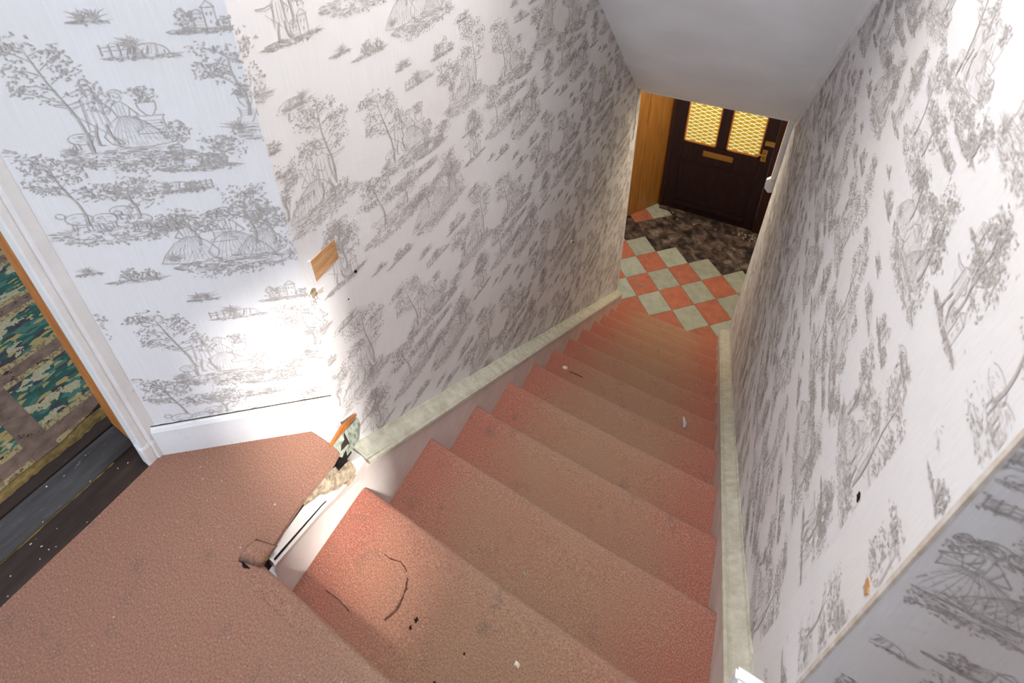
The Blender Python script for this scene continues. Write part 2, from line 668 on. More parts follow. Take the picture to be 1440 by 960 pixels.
    def house(self, x, y, s=1.0):
        P = lambda u, v: (x + u * s, y + v * s)
        self.line([P(-.02, 0), P(-.02, .022), P(-.004, .022), P(-.004, 0)], .0011)
        self.line([P(-.004, 0), P(-.004, .030), P(.012, .030), P(.012, 0)], .0011)
        self.line([P(-.006, .030), P(.004, .040), P(.014, .030), P(-.006, .030)], .0014)
        self.line([P(-.022, .022), P(-.012, .028), P(-.004, .022)], .0012)
        for u, v in ((-.015, .012), (-.009, .012), (.001, .018), (.007, .018), (.004, .006)):
            self.line([P(u, v), P(u, v + .005)], .0018)
        for v in (.004, .009, .015, .020):
            self.line([P(-.019, v), P(-.005, v)], .0006)

    def fence(self, x, y, w=0.05):
        for v in (.004, .010):
            self.seg(x, y + v, x + w, y + v + .002, .0012)
        for i in range(4):
            self.seg(x + w * i / 3, y - .003, x + w * i / 3, y + .015, .0018)

    def rock(self, x, y, w, h):
        self.oval(x, y, w / 2, h, .0012, 10, 0, 3.1416)
        for _ in range(12):
            u = rnd.uniform(-.45, .45)
            self.seg(x + u * w, y + .001, x + u * w * .8 + .003, y + h * (1 - 4 * u * u) * .9, .0008)

    def bridge(self, x, y, s=1.0):
        self.oval(x, y, .014 * s, .012 * s, .0012, 10, 0, 3.1416)
        self.oval(x + .032 * s, y, .012 * s, .010 * s, .0012, 10, 0, 3.1416)
        self.line([(x - .02 * s, y + .012), (x + .008 * s, y + .018), (x + .05 * s, y + .010)], .0016)
        self.line([(x - .02 * s, y + .016), (x + .008 * s, y + .022), (x + .05 * s, y + .014)], .0010)
        self.line([(x - .024 * s, y), (x - .024 * s, y + .034), (x - .006 * s, y + .034), (x - .006 * s, y + .018)], .0013)
        self.oval(x - .015 * s, y + .034, .011 * s, .006 * s, .0016, 8, 0, 3.1416)
        for i in range(7):
            self.seg(x - .022 * s + i * .002, y + .004, x - .022 * s + i * .002, y + .030, .0006)


rnd = random.Random(31)
TW, TH = 0.53, 0.555


def make_tile():
    k = Ink()
    # shepherd and lady beside an urn
    k.ground(.180, .772, .19, .036, 150)
    k.tree(.128, .785, .19, -.035, .05, 10, 17)
    k.man(.155, .800, 1.15)
    k.woman(.190, .794, 1.25)
    k.urn(.228, .812, 1.05)
    k.cluster(.255, .812, .022, .02, 60)
    k.beast(.118, .797, 1.0, 1)
    k.tuft(.098, .782, 9, .024)
    k.cluster(.19, .752, .05, .012, 60)
    # reeds and rocks with a fence
    k.rock(.262, .944, .05, .017)
    k.rock(.235, .944, .03, .014)
    k.tuft(.238, .955, 11, .026)
    k.fence(.196, .948, .038)
    k.ground(.250, .941, .10, .008, 36)
    k.tuft(.188, 1.000, 7, .022)
    k.tuft(.205, 1.000, 7, .024)
    k.ground(.197, .998, .05, .005, 18)
    # castle
    k.house(.352, .980, 1.0)
    k.cluster(.322, .992, .014, .016, 46)
    k.cluster(.376, .985, .016, .010, 34)
    k.ground(.346, .976, .10, .010, 50)
    # garden lovers
    k.ground(.445, .800, .20, .045, 150)
    k.tree(.372, .83, .11, -.01, .045, 8, 16)
    k.urn(.372, .822, .8)
    k.woman(.438, .818, 1.4, -1)
    k.man(.466, .822, 1.3, -1)
    k.tree(.490, .84, .18, -.012, .05, 10, 18)
    k.tuft(.352, .803, 11, .03)
    k.fence(.395, .845, .04)
    k.cluster(.49, .825, .03, .018, 70)
    # bridge and tower
    k.bridge(.262, .748, 1.0)
    k.ground(.275, .742, .12, .016, 70)
    k.tree(.312, .744, .045, .006, .022, 5, 10)
    k.cluster(.292, .757, .025, .012, 50)
    k.rock(.228, .702, .045, .014)
    k.tuft(.212, .704, 8, .018)
    k.tuft(.250, .704, 8, .016)
    k.fence(.256, .701, .026)
    k.ground(.234, .699, .09, .010, 44)
    # goats under trees
    k.ground(.105, .625, .21, .044, 170)
    k.tree(.070, .645, .13, -.02, .05, 10, 17)
    k.tree(.150, .648, .075, .005, .035, 7, 14)
    for a, b, s, f in ((.060, .642, 1.2, -1), (.098, .640, 1.1, 1), (.128, .655, 1.0, 1), (.150, .632, 1.1, -1)):
        k.beast(a, b, s, f)
    k.cluster(.185, .628, .03, .014, 70)
    # readers at the fountain
    k.ground(.290, .528, .23, .036, 170)
    k.woman(.216, .542, 1.35, -1)
    k.woman(.282, .538, 1.5, 1)
    k.woman(.338, .545, 1.2, -1)
    k.urn(.270, .580, .9)
    k.tree(.322, .565, .12, .004, .030, 11, 11)
    k.tree(.352, .56, .085, .004, .028, 8, 10)
    k.tree(.228, .575, .075, -.014, .03, 6, 14)
    k.cluster(.376, .560, .022, .03, 45)
    k.tuft(.178, .545, 9, .024)
    k.cluster(.26, .505, .06, .010, 50)
    # little islands
    k.cluster(.098, .525, .018, .014, 50)
    k.cluster(.128, .522, .014, .010, 34)
    k.ground(.103, .511, .10, .008, 36)
    k.tuft(.032, .540, 7, .02)
    k.ground(.030, .538, .05, .006, 18)
    k.tree(.470, .62, .09, .01, .035, 7, 14)
    k.man(.450, .605, .9)
    k.house(.485, .600, 1.1)
    k.ground(.465, .597, .12, .014, 70)
    k.house(.44, .70, .9)
    k.tree(.465, .70, .05, .0, .022, 6, 12)
    k.ground(.45, .697, .09, .010, 44)
    k.rock(.43, .485, .05, .014)
    k.tuft(.455, .488, 9, .022)
    k.ground(.44, .483, .08, .009, 36)
    return np.array(k.q, dtype=np.float64)       # n,4,2


TILE = make_tile()


def print_on(wall, fn, nrm, u0, u1, v0, v1, du, dv, keep=None):
    """lay the repeat over a wall; fn(U, V) -> xyz arrays"""
    out = []
    for i in range(int(math.floor((u0 - du) / TW)) - 1, int(math.ceil((u1 - du) / TW)) + 1):
        for j in range(int(math.floor((v0 - dv) / TH)) - 2, int(math.ceil((v1 - dv) / TH)) + 1):
            q = TILE + np.array([du + i * TW, dv + j * TH])
            mn, mx = q.min(axis=1), q.max(axis=1)
            ok = (mn[:, 0] > u0) & (mx[:, 0] < u1) & (mn[:, 1] > v0) & (mx[:, 1] < v1)
            if keep is not None:
                c = q.mean(axis=1)
                ok &= keep(c[:, 0], c[:, 1])
            out.append(q[ok])
    q = np.concatenate(out).reshape(-1, 2)
    X = fn(q[:, 0], q[:, 1])
    n = len(X) // 4
    # overlapping strokes never share a plane
    lift = np.random.default_rng(5).permutation(n) / n * 0.0009
    X = X + np.repeat(lift, 4)[:, None] * np.array(nrm)[None, :]
    me = bpy.data.meshes.new('wallpaper_print')
    me.vertices.add(len(X))
    me.vertices.foreach_set('co', X.ravel())
    me.loops.add(len(X))
    me.loops.foreach_set('vertex_index', np.arange(len(X)))
    me.polygons.add(n)
    me.polygons.foreach_set('loop_start', np.arange(n) * 4)
    me.update(calc_edges=True)
    me.materials.append(MAT['ink'])
    o = bpy.data.objects.new('wallpaper_print', me)
    COL.objects.link(o)
    o.parent = wall
    o.location = -world_loc(wall)
    o['kind'] = 'stuff'
    o['label'] = 'grey toile de jouy print of shepherds and trees'
    return o


# ------------------------------------------------------------------ structure: walls
TOP = 2.6
Y1 = 3.10     # end of the stair wall towards the hall
CORN = (XL, 0.262)
ARCH = (-0.356, 0.033)


def soffit_z(y):
    pts = [(0.9, 1.48), (2.06, 0.50), (2.62, 0.0), (2.88, -0.235), (3.0, -0.325), (Y1, -0.36)]
    for (a, za), (b, zb) in zip(pts[:-1], pts[1:]):
        if y <= b:
            return za + (zb - za) * (y - a) / (b - a)
    return pts[-1][1]


# stair wall
wl = MB().box(XL - 0.10, XL, CORN[1], Y1, FZ - 0.05, TOP).build('wall_left', 'paper')
structure(wl, 'papered stair wall rising from the moulded skirting to the sloping soffit', 'wall')
print_on(wl, lambda u, v: np.stack([np.full_like(u, XL + 0.0006), u, v], 1), (1, 0, 0), CORN[1] + 0.001, Y1 - 0.012, FZ, 1.6,
         0.60 - 0.175, 0.61 - 0.835, lambda u, v: v > -0.807 * u + 0.08)
# diagonal landing wall
dA, dB = Vector((ARCH[0], ARCH[1], 0)), Vector((CORN[0], CORN[1], 0))
dD = (dB - dA).normalized()
dN = Vector((dD.y, -dD.x, 0))
wd = MB().prism([dA[:2], dB[:2], (dB - dN * 0.1)[:2], (dA - dN * 0.1)[:2]], -0.3, TOP).build('wall_landing', 'paper')
structure(wd, 'angled papered landing wall between the white door casing and the stair wall', 'wall')
print_on(wd, lambda u, v: np.stack([dA.x + dD.x * u + dN.x * 0.0006, dA.y + dD.y * u + dN.y * 0.0006, v], 1), tuple(dN), 0.002, 0.386, 0.09, 1.5, 0.0, 0.0)
# leaning wall on the far side of the stair
NY, NZ = 16, 16
g, fcs = [], []
ys = np.linspace(0.245, 3.22, NY)
zs = np.linspace(FZ - 0.05, TOP, NZ)
for back in (0, 1):
    for y in ys:
        for z in zs:
            g.append((xr(y, z) + 0.12 * back, y, z))
idx = lambda b, i, j: b * NY * NZ + i * NZ + j
for i in range(NY - 1):
    for j in range(NZ - 1):
        fcs.append((idx(0, i, j), idx(0, i, j + 1), idx(0, i + 1, j + 1), idx(0, i + 1, j)))
        fcs.append((idx(1, i, j), idx(1, i + 1, j), idx(1, i + 1, j + 1), idx(1, i, j + 1)))
for i in range(NY - 1):
    for j in (0, NZ - 1):
        fcs.append((idx(0, i, j), idx(0, i + 1, j), idx(1, i + 1, j), idx(1, i, j)))
for j in range(NZ - 1):
    for i in (NY - 1,):
        fcs.append((idx(0, i, j), idx(0, i, j + 1), idx(1, i, j + 1), idx(1, i, j)))
wr = mesh('wall_right', g, fcs, 'paper')
structure(wr, 'leaning papered wall beside the narrow moulded stair skirting', 'wall')


def rfn(u, v):
    y = -u
    a = 0.866 + 0.04 * (v + 0.058)
    b = 0.894 + 0.0247 * (v - FZ)
    t = (y - 0.245) / (3.22 - 0.245)
    return np.stack([a * (1 - t) + b * t - 0.0006, y, v], 1)


print_on(wr, rfn, (-1, 0, 0), -3.21, -0.25, FZ, 1.9, 0.17, 0.11, lambda u, v: v > 0.807 * u + 0.13)
# alcove wall facing back across the landing
wa = MB().box(0.874, 2.0, 0.243, 0.36, -0.3, TOP)
wa.v = [(xr(0.245, v[2]) + 0.0008 if abs(v[0] - 0.874) < 1e-6 else v[0], v[1], v[2]) for v in wa.v]
wa = wa.build('wall_alcove', 'paper')
structure(wa, 'shaded papered return wall beyond the rubbed brown corner', 'wall')
print_on(wa, lambda u, v: np.stack([u, np.full_like(u, 0.2424), v], 1), (0, -1, 0), 0.90, 1.98, 0.1, 2.2, 0.12, -0.02)
# rubbed corner edge of that wall
eb = MB()
rings = []
for i in range(30):
    z = 0.1 + 1.9 * i / 29
    w = max(0.0012, 0.0018 + 0.0026 * mnoise.noise((z * 14, 0, 3)))
    x = xr(0.245, z)
    rings.append([(x - 0.0012, 0.245 + w, z), (x - 0.0012, 0.2415, z), (x + w * 1.2, 0.2415, z), (x + 0.002, 0.247, z)])
eb.loft(rings)
eb.build('rubbed_corner', 'edge', wr)
# unseen wall added to block the sun, opening sized to shape its patch
wy0, wy1, wz0, wz1 = -0.42, -0.18, 0.96, 1.86
ww = MB().box(1.9, 2.0, -0.8, wy0, -0.3, TOP).box(1.9, 2.0, wy1, 0.3, -0.3, TOP).box(1.9, 2.0, wy0, wy1, -0.3, wz0).box(1.9, 2.0, wy0, wy1, wz1, TOP)
ww = ww.build('wall_window_mask', 'paper')
structure(ww, 'unseen papered end wall added to mask the sun around a window opening', 'wall')
wb = MB().box(0.72, 2.0, -0.85, -0.75, -0.3, TOP).build('wall_back_block', 'paper')  # unseen wall behind the camera, added to keep light off the alcove
structure(wb, 'unseen papered wall added behind the stair head to darken the alcove', 'wall')
wf = empty('window_1', (1.93, (wy0 + wy1) / 2, wz0))
structure(wf, 'small white framed landing window in the alcove end wall', 'window')
MB().box(1.93, 1.96, wy0, wy0 + 0.02, wz0, wz1).box(1.93, 1.96, wy1 - 0.02, wy1, wz0, wz1).box(1.93, 1.96, wy0, wy1, wz0, wz0 + 0.02).box(1.93, 1.96, wy0, wy1, wz1 - 0.02, wz1).build('window_frame', 'white', wf)
ac = MB().box(0.99, 2.0, -0.85, 0.36, 2.3, 2.36).build('ceiling_alcove_block', 'plaster')  # unseen ceiling, added to darken the alcove
structure(ac, 'unseen white plaster ceiling added to keep the landing alcove dark', 'ceiling')

# sloping soffit over the stair
sm = MB()
ysf = [0.9, 1.3, 1.7, 2.06, 2.34, 2.62, 2.76, 2.88, 2.95, 3.0, 3.05, Y1]
rings = []
for y in ysf:
    z = soffit_z(y)
    rings.append([(XL - 0.02, y, z), (xr(y, z) + 0.02, y, z - 0.012), (xr(y, z) + 0.02, y + 0.05, z + 0.14), (XL - 0.02, y + 0.05, z + 0.14)])
sm.loft(rings)
so = sm.build('ceiling_soffit', 'plaster')
structure(so, 'sloping white plaster soffit above the lower stairs', 'ceiling')
# hall ceiling
hc = MB().box(-1.6, 1.3, Y1 + 0.045, 5.0, -0.34, -0.24).build('ceiling_hall', 'plaster')
structure(hc, 'flat white hall ceiling behind the soffit edge', 'ceiling')
# plaster edge bead under the lintel
tb = MB().box(XL + 0.02, 0.955, Y1 - 0.004, Y1 + 0.045, -0.392, -0.352, 0.004).build('trim_1', 'white')
structure(tb, 'thin white bead along the bottom edge of the soffit', 'trim')
# cover strip along soffit and leaning wall
cs = MB()
rings = []
for y in ysf:
    z = soffit_z(y)
    x = xr(y, z) + 0.002
    rings.append([(x, y, z - 0.052), (x - 0.010, y, z - 0.052), (x - 0.012, y, z - 0.030), (x - 0.020, y, z - 0.016), (x - 0.030, y, z - 0.006), (x, y, z - 0.004)])
cs.loft(rings)
co = cs.build('trim_2', 'white')
structure(co, 'white cove strip where the soffit meets the leaning wall', 'trim')

# ------------------------------------------------------------------ hall
fl = MB().box(-1.6, 1.4, 2.9, 5.0, FZ - 0.1, FZ - 0.006).build('floor', 'grout')
structure(fl, 'hall floor of green and terracotta tiles laid on the diagonal', 'floor')
T, ANG = 0.230935, 0.74911
O = Vector((-0.05116, 3.79304, FZ))
ea, ebv = Vector((math.cos(ANG), math.sin(ANG), 0)), Vector((math.sin(ANG), -math.cos(ANG), 0))
tm = MB().box(-T / 2 + 0.0012, T / 2 - 0.0012, -T / 2 + 0.0012, T / 2 - 0.0012, -0.008, 0.0, 0.0009)
tile_me = {}
for kname in ('green', 'red', 'burnt'):
    o = tm.build('tile', kname)
    tile_me[kname] = o.data
    bpy.data.objects.remove(o)
for i in range(-8, 9):
    for j in range(-8, 9):
        c = O + ea * ((i + .5) * T) + ebv * ((j + .5) * T)
        if not (-0.75 < c.x < 1.25 and 2.98 < c.y < 4.86):
            continue
        kname = 'red' if (i + j) % 2 == 0 else 'green'
        if i - j >= 2 and not (c.x < 0.06 and c.y > 4.40):
            kname = 'burnt'
        o = bpy.data.objects.new('tile', tile_me[kname])
        COL.objects.link(o)
        o.parent = fl
        o.location = c + Vector((0, 0, random.uniform(-.0008, .0008)))
        o.rotation_euler = (random.uniform(-.003, .003), random.uniform(-.003, .003), ANG)
# panelled wall
pB, pA = Vector((-0.03, 4.765, 0)), Vector((-0.317, 4.328, 0))
pD = (pA - pB).normalized()
pN = Vector((-pD.y, pD.x, 0))
if pN.x < 0:
    pN = -pN
wp = MB().prism([(pB - pN * .012)[:2], (pB + pD * 0.92 - pN * .012)[:2], (pB + pD * 0.92 - pN * .1)[:2], (pB - pN * .1)[:2]], FZ - 0.05, -0.3).build('wall_hall_left', 'frame')
structure(wp, 'hall wall lined with orange brown varnished boards', 'wall')
for k in range(5):
    a, b = pB + pD * (0.183 * k + 0.002), pB + pD * (0.183 * (k + 1) - 0.002)
    ch = 0.004
    MB().prism([(a - pN * .012)[:2], (a - pN * ch)[:2], (a + pD * ch)[:2], (b - pD * ch)[:2], (b - pN * ch)[:2], (b - pN * .012)[:2]], FZ, -0.345).build('board', 'wood', wp)
# front wall with door
wfr = MB().box(-1.6, -0.035, 4.80, 4.9, FZ - 0.05, -0.3).box(1.065, 1.6, 4.74, 4.9, FZ - 0.05, -0.3).box(-0.035, 1.065, 4.80, 4.9, -0.56, -0.3).build('wall_front', 'paper')
structure(wfr, 'front hall wall around the dark door', 'wall')
whr = MB().box(1.085, 1.2, 3.2, 4.9, FZ - 0.05, -0.3).box(0.96, 1.2, 3.22, 3.3, FZ - 0.05, -0.3).build('wall_hall_right', 'paper')
structure(whr, 'short hall wall beside the front door frame', 'wall')
df = MB().box(-0.035, -0.004, 4.71, 4.82, FZ, -0.56, .004).box(0.976, 1.065, 4.70, 4.82, FZ, -0.56, .004).box(-0.035, 1.065, 4.705, 4.82, -0.62, -0.56, .004).build('trim_3', 'frame')
structure(df, 'dark brown stained frame around the front door', 'trim')
DR = empty('door_1', (0.485, 4.76, FZ))
structure(DR, 'dark stained front door with two yellow patterned glass panes', 'door')
DY0, DY1 = 4.72, 4.765
for nm, a in (('stile', (0.0, 0.119, FZ + .006, -0.62)), ('stile', (0.864, 0.972, FZ + .006, -0.62)), ('mullion', (0.445, 0.547, -1.665, -0.74)),
              ('rail', (0.119, 0.864, -1.90, -1.665)), ('rail', (0.119, 0.864, -0.74, -0.62)), ('rail', (0.119, 0.864, FZ + .006, -2.40))):
    MB().box(a[0], a[1], DY0, DY1, a[2], a[3], .004).build(nm, 'door', DR)
MB().box(0.119, 0.864, DY0 + 0.012, DY1 - 0.012, -2.40, -1.90).build('lower_panel', 'door', DR)
bd = MB()
for (x0, x1, z0, z1) in ((0.119, 0.445, -1.665, -0.74), (0.547, 0.864, -1.665, -0.74)):
    gp = MB().box(x0 - .004, x1 + .004, DY0 + 0.016, DY0 + 0.022, z0 - .004, z1 + .004).build('glass_pane', 'glass', DR)
    gp['label'] = 'yellow patterned glass pane lit from outside'
    bm_ = MB()
    for (a, b, c, d) in ((x0, x0 + .012, z0, z1), (x1 - .012, x1, z0, z1), (x0, x1, z0, z0 + .012), (x0, x1, z1 - .012, z1)):
        bm_.box(a, b, DY0 + .002, DY0 + .016, c, d)
    bm_.build('glazing_bead', 'orangewood', gp)
sl = MB().box(0.333, 0.634, DY0 - 0.006, DY0, -1.798, -1.725, .003).build('letter_plate', 'brass', DR)
sl['label'] = 'brass letter plate'
MB().box(0.352, 0.615, DY0 - 0.010, DY0 - 0.005, -1.784, -1.740, .002).build('flap', 'brass', sl)
MB().box(0.119, 0.864, DY0 - 0.03, DY0, -2.50, -2.45, .008).build('weather_bar', 'door', DR)
hp = MB().box(0.875, 0.930, DY0 - 0.006, DY0, -1.695, -1.55, .003).build('handle_plate', 'brass', DR)
MB().cyl((0.905, DY0, -1.60), (0.905, DY0 - 0.045, -1.60), .009).cyl((0.908, DY0 - 0.042, -1.60), (0.82, DY0 - 0.042, -1.603), .008, .007).build('lever', 'brass', hp, True)
MB().cyl((0.902, DY0 - .006, -1.655), (0.902, DY0 - .008, -1.655), .006).build('keyhole', 'dark', hp)
MB().box(0.885, 0.972, DY0 - 0.022, DY0, -1.50, -1.445, .004).build('night_latch', 'brass', DR)
MB().cyl((0.915, DY0 - .02, -1.473), (0.915, DY0 - .04, -1.473), .016, .014).build('latch_knob', 'brass', DR, True)
sill = MB().box(-0.02, 1.06, 4.66, 4.74, FZ - .004, FZ + .012, .004).build('trim_4', 'burnt')
structure(sill, 'grimy worn threshold strip below the front door', 'trim')
# grime tufts along the threshold
gr = MB()
for k in range(46):
    x = random.choice((random.uniform(-.05, .12), random.uniform(.85, 1.02), random.uniform(0, 1)))
    y = 4.60 + random.uniform(-.05, .07)
    s = random.uniform(.005, .016)
    gr.loft([[(x + s * math.cos(t) * random.uniform(.6, 1.2), y + s * math.sin(t) * random.uniform(.6, 1.2), FZ + h) for t in [i * 1.2566 for i in range(5)]] if h == 0.001 else [(x + s * .4 * math.cos(t), y + s * .4 * math.sin(t), FZ + h) for t in [i * 1.2566 for i in range(5)]] for h in (0.001, s * .6)])
go = gr.build('threshold_dust', 'rubble')
tag(go, 'grey dust and crumbs swept against the front door threshold', 'dust', kind='stuff')
# trunking and junction box on the end of the leaning wall
xe = lambda z: xr(3.22, z)
ct = MB()
ct.loft([[(xe(z) - .034, 3.205, z), (xe(z) - .034, 3.240, z), (xe(z) + .004, 3.240, z), (xe(z) + .004, 3.205, z)] for z in (-0.92, -0.7, -0.55, -0.40)])
ct = ct.build('cable_trunking', 'plastic')
tag(ct, 'white plastic cable trunking running down the hall end of the wall', 'trunking')
jb = empty('junction_box', (xe(-1.0) - .02, 3.24, -1.05))
tag(jb, 'small white plastic box at the foot of the cable trunking', 'box')
zc = -0.985
MB().loft([[(xe(zc) + .004 - .058 * u, y, zc + .062 * v) for (u, v) in ((0, -.8), (.55, -1), (1, -.55), (1, .6), (.6, 1), (0, .9))] for y in (3.224, 3.256)]).build('box_body', 'plastic', jb)
MB().loft([[(xe(zc) - .004 - .044 * u, y, zc + .050 * v) for (u, v) in ((0, -.8), (.55, -1), (1, -.55), (1, .6), (.6, 1), (0, .9))] for y in (3.216, 3.225)]).build('box_lid', 'plastic', jb)
# torn paper strip at the hall end of stair wall
tp = MB()
rings = []
for i in range(14):
    z = -0.33 - 0.42 * i / 13
    y = Y1 - 0.115 + 0.012 * math.sin(i * .9) + 0.03 * i / 13
    w = 0.008 + 0.010 * math.sin(math.pi * i / 13)
    rings.append([(XL - .001, y, z), (XL + .003, y, z), (XL + .0015, y + w, z), (XL - .001, y + w, z)])
tp.loft(rings)
tp.build('torn_paper_seam', 'verdigris', wl)
MB().box(XL - .002, XL + .0025, Y1 - .012, Y1 + .002, FZ, -0.37).build('corner_bead', 'white', wl)

# ------------------------------------------------------------------ staircase
ST = empty('staircase', (W / 2, 3.0, FZ))
tag(ST, 'steep straight flight of salmon carpeted stairs between white strings', 'staircase')
NX = 40


def step_profile(yb, yn, z, zlow):
    """tread from yb to rounded nose at yn, riser below to zlow"""
    r = 0.020
    pts = [(yb - 0.03, z)]
    for k in range(1, 8):
        pts.append((yb - 0.03 + (yn - r - yb + 0.03) * k / 8, z))
    for k in range(0, 9):
        a = math.pi / 2 - math.pi * k / 8
        pts.append((yn - r + r * math.cos(a), z - r + r * math.sin(a)))
    pts.append((yn - r - 0.004, z - 2 * r - 0.008))
    for k in range(1, 4):
        pts.append((yn - r - 0.005, z - 2 * r - 0.008 + (zlow - 0.01 - z + 2 * r + 0.008) * k / 3))
    return pts


for i in range(1, 13):
    z, yn = -RISE * i, G * i
    pr = step_profile(G * (i - 1) - 0.02, yn, z, z - RISE)
    v, f = [], []
    for a in range(NX + 1):
        x = W * a / NX
        mid = 1 - ((x - W / 2) / (W / 2)) ** 2
        for (py, pz) in pr:
            nn = mnoise.noise((x * 6, py * 6, pz * 6))
            wear = 0.004 * mid * max(0.0, 1 - abs(py - yn) / 0.07)
            v.append((x, py - wear * .5 + 0.0015 * nn, pz - wear * (1 if pz > z - .02 else 0) + 0.0018 * nn))
    m_ = len(pr)
    for a in range(NX):
        for b in range(m_ - 1):
            f.append((a * m_ + b, (a + 1) * m_ + b, (a + 1) * m_ + b + 1, a * m_ + b + 1))
    s = mesh('carpeted_step', v, f, 'carpet', ST, True)
# top riser under the landing edge
MB().box(0.0, W, -0.06, -0.024, -0.215, -0.03).build('top_riser', 'carpet', ST)


def string_rings(x_in, x_out, y0, y1, top, bot, n):
    rr = []
    for i in range(n + 1):
        y = y0 + (y1 - y0) * i / n
        zt, zb = top(y), bot(y)
        e = 0.010 if x_in > x_out else -0.010
        rr.append([(x_in, y, zb), (x_in, y, zt - .012), (x_in - e * .3, y, zt - .003), (x_in - e, y, zt), (x_out, y, zt + .006), (x_out, y, zb)])
    return rr


def left_top(y):
    if y < 0.26:
        return np.interp(y, [0.0, 0.03, 0.131, 0.20, 0.26], [-0.012, -0.018, -0.078, -0.098, -0.128])
    return NOSE(y) + 0.072


sl_ = MB()
sl_.loft(string_rings(0.0, XL + 0.001, 0.262, Y1 - 0.02, left_top, lambda y: max(FZ, NOSE(y) - 0.42), 56))


def stub(y):
    """thick painted end of the string at the landing: overhang and top"""
    k = max(0.0, min(1.0, (0.262 - y) / 0.10))
    return 0.018 * k, float(np.interp(y, [0.0, 0.03, 0.131, 0.20, 0.262], [-0.020, -0.026, -0.050, -0.085, -0.118]))


rings = []
for i in range(15):
    y = 0.012 + 0.25 * i / 14
    dx, zt = stub(y)
    zo = max(zt + .006, -0.014 - 0.10 * max(0.0, (y - 0.17) / 0.09))
    rings.append([(0.0, y, -0.62), (0.0, y, zt - .055), (dx * .75, y, zt - .022), (dx, y, zt - .008), (dx * .8 - .002, y, zt), (dx * .4 - .006, y, (zt + zo) / 2), (-.010, y, zo), (XL + .001, y, zo), (XL + .001, y, -0.62)])
sl_.loft(rings)
SL = sl_.build('stair_string', 'string', ST)
SL['label'] = 'scuffed white string board under the long papered wall'
mo = MB()
rings = []
for i in range(57):
    y = 0.268 + (Y1 - 0.012 - 0.268) * i / 56
    z = NOSE(y)
    j = 0.0012 * mnoise.noise((y * 30, 2, 0))
    rings.append([(XL, y, z + .070), (0.003, y, z + .070), (0.007, y, z + .076), (0.006, y, z + .083), (0.001, y, z + .088), (-.004, y, z + .084), (-.008, y, z + .088 + j), (XL + .012, y, z + .098 + j), (XL + .004, y, z + .106), (XL, y, z + .106)])
mo.loft(rings)
mo.build('string_moulding', 'ledge', SL)
sr_ = MB()
sr_.loft(string_rings(W, 0.885, 0.10, 3.06, lambda y: NOSE(y) + 0.092, lambda y: max(FZ, NOSE(y) - 0.42), 60))
SR = sr_.build('stair_string', 'string', ST)
SR['label'] = 'narrow white string board against the leaning wall'
mo = MB()
rings = []
for i in range(57):
    y = 0.10 + (3.07 - 0.10) * i / 56
    z = NOSE(y)
    x1 = xr(y, z + .13) + .004
    j = 0.0015 * mnoise.noise((y * 30, 5, 0))
    rings.append([(x1, y, z + .085), (W - .003, y, z + .085), (W - .007, y, z + .094), (W - .006, y, z + .104), (W - .001, y, z + .110), (W + .004, y, z + .106), (W + .008, y, z + .112 + j), (x1 - .010, y, z + .132 + j), (x1 - .006, y, z + .140), (x1, y, z + .142)])
mo.loft(rings)
mo.build('string_moulding', 'ledge', SR)

# ------------------------------------------------------------------ landing
lf = MB().prism([(-0.356, -1.0), (1.9, -1.0), (1.9, 0.245), (0.84, 0.245), (0.84, -0.03), (0.0, -0.03), (-0.01, 0.24), (-0.06, 0.26), (-0.10, 0.20), (-0.356, 0.02)], -0.06, -0.012).build('landing_floor', 'boards')
structure(lf, 'bare boards of the landing beneath the carpet', 'floor')
# carpet sheet with rolled front nose, thick pile edge
cv, cf = [], []
out = [(-0.356, -1.0), (-0.356, -0.7), (-0.357, -0.264), (-0.355, -0.12), (-0.357, 0.029), (-0.276, 0.086), (-0.203, 0.141), (-0.128, 0.196), (-0.098, 0.212), (-0.049, 0.213), (-0.006, 0.210),
       (-0.001, 0.188), (-0.002, 0.149), (-0.005, 0.104), (-0.001, 0.065), (0.004, 0.03), (0.010, -0.012), (0.2, -0.014), (0.5, -0.014), (W, -0.014), (W, -0.2), (1.88, -0.2), (1.88, -1.0)]
import bmesh
bm = bmesh.new()
vs_ = [bm.verts.new((p[0], p[1], 0.0)) for p in out]
fc = bm.faces.new(vs_)
r = bmesh.ops.extrude_face_region(bm, geom=[fc])
dn = [e for e in r['geom'] if isinstance(e, bmesh.types.BMVert)]
for v in dn:
    v.co.z -= 0.012
bmesh.ops.recalc_face_normals(bm, faces=list(bm.faces))
me = bpy.data.meshes.new('landing_carpet')
bm.to_mesh(me)
bm.free()
me.materials.append(MAT['carpet_l'])
LC = bpy.data.objects.new('landing_carpet', me)
COL.objects.link(LC)
tag(LC, 'salmon pink fitted carpet covering the landing at the head of the stairs', 'carpet')
# rolled nosing of the carpet at the head of the stair
pr = [(-0.034, 0.0)] + [(-0.02 + .02 * math.cos(a), -.02 + .02 * math.sin(a)) for a in [math.pi / 2 - math.pi * k / 8 for k in range(9)]] + [(-0.034, -.045)]
v, f = [], []
for a in range(NX + 1):
    x = -0.012 + (W + 0.012) * a / NX
    for (py, pz) in pr:
        nn = mnoise.noise((x * 7, py * 7, pz * 7))
        v.append((x, py + .001 * nn, pz + .0012 * nn + .0006))
for a in range(NX):
    for b in range(len(pr) - 1):
        f.append((a * len(pr) + b, (a + 1) * len(pr) + b, (a + 1) * len(pr) + b + 1, a * len(pr) + b + 1))
mesh('rolled_nosing', v, f, 'carpet_l', LC, True)
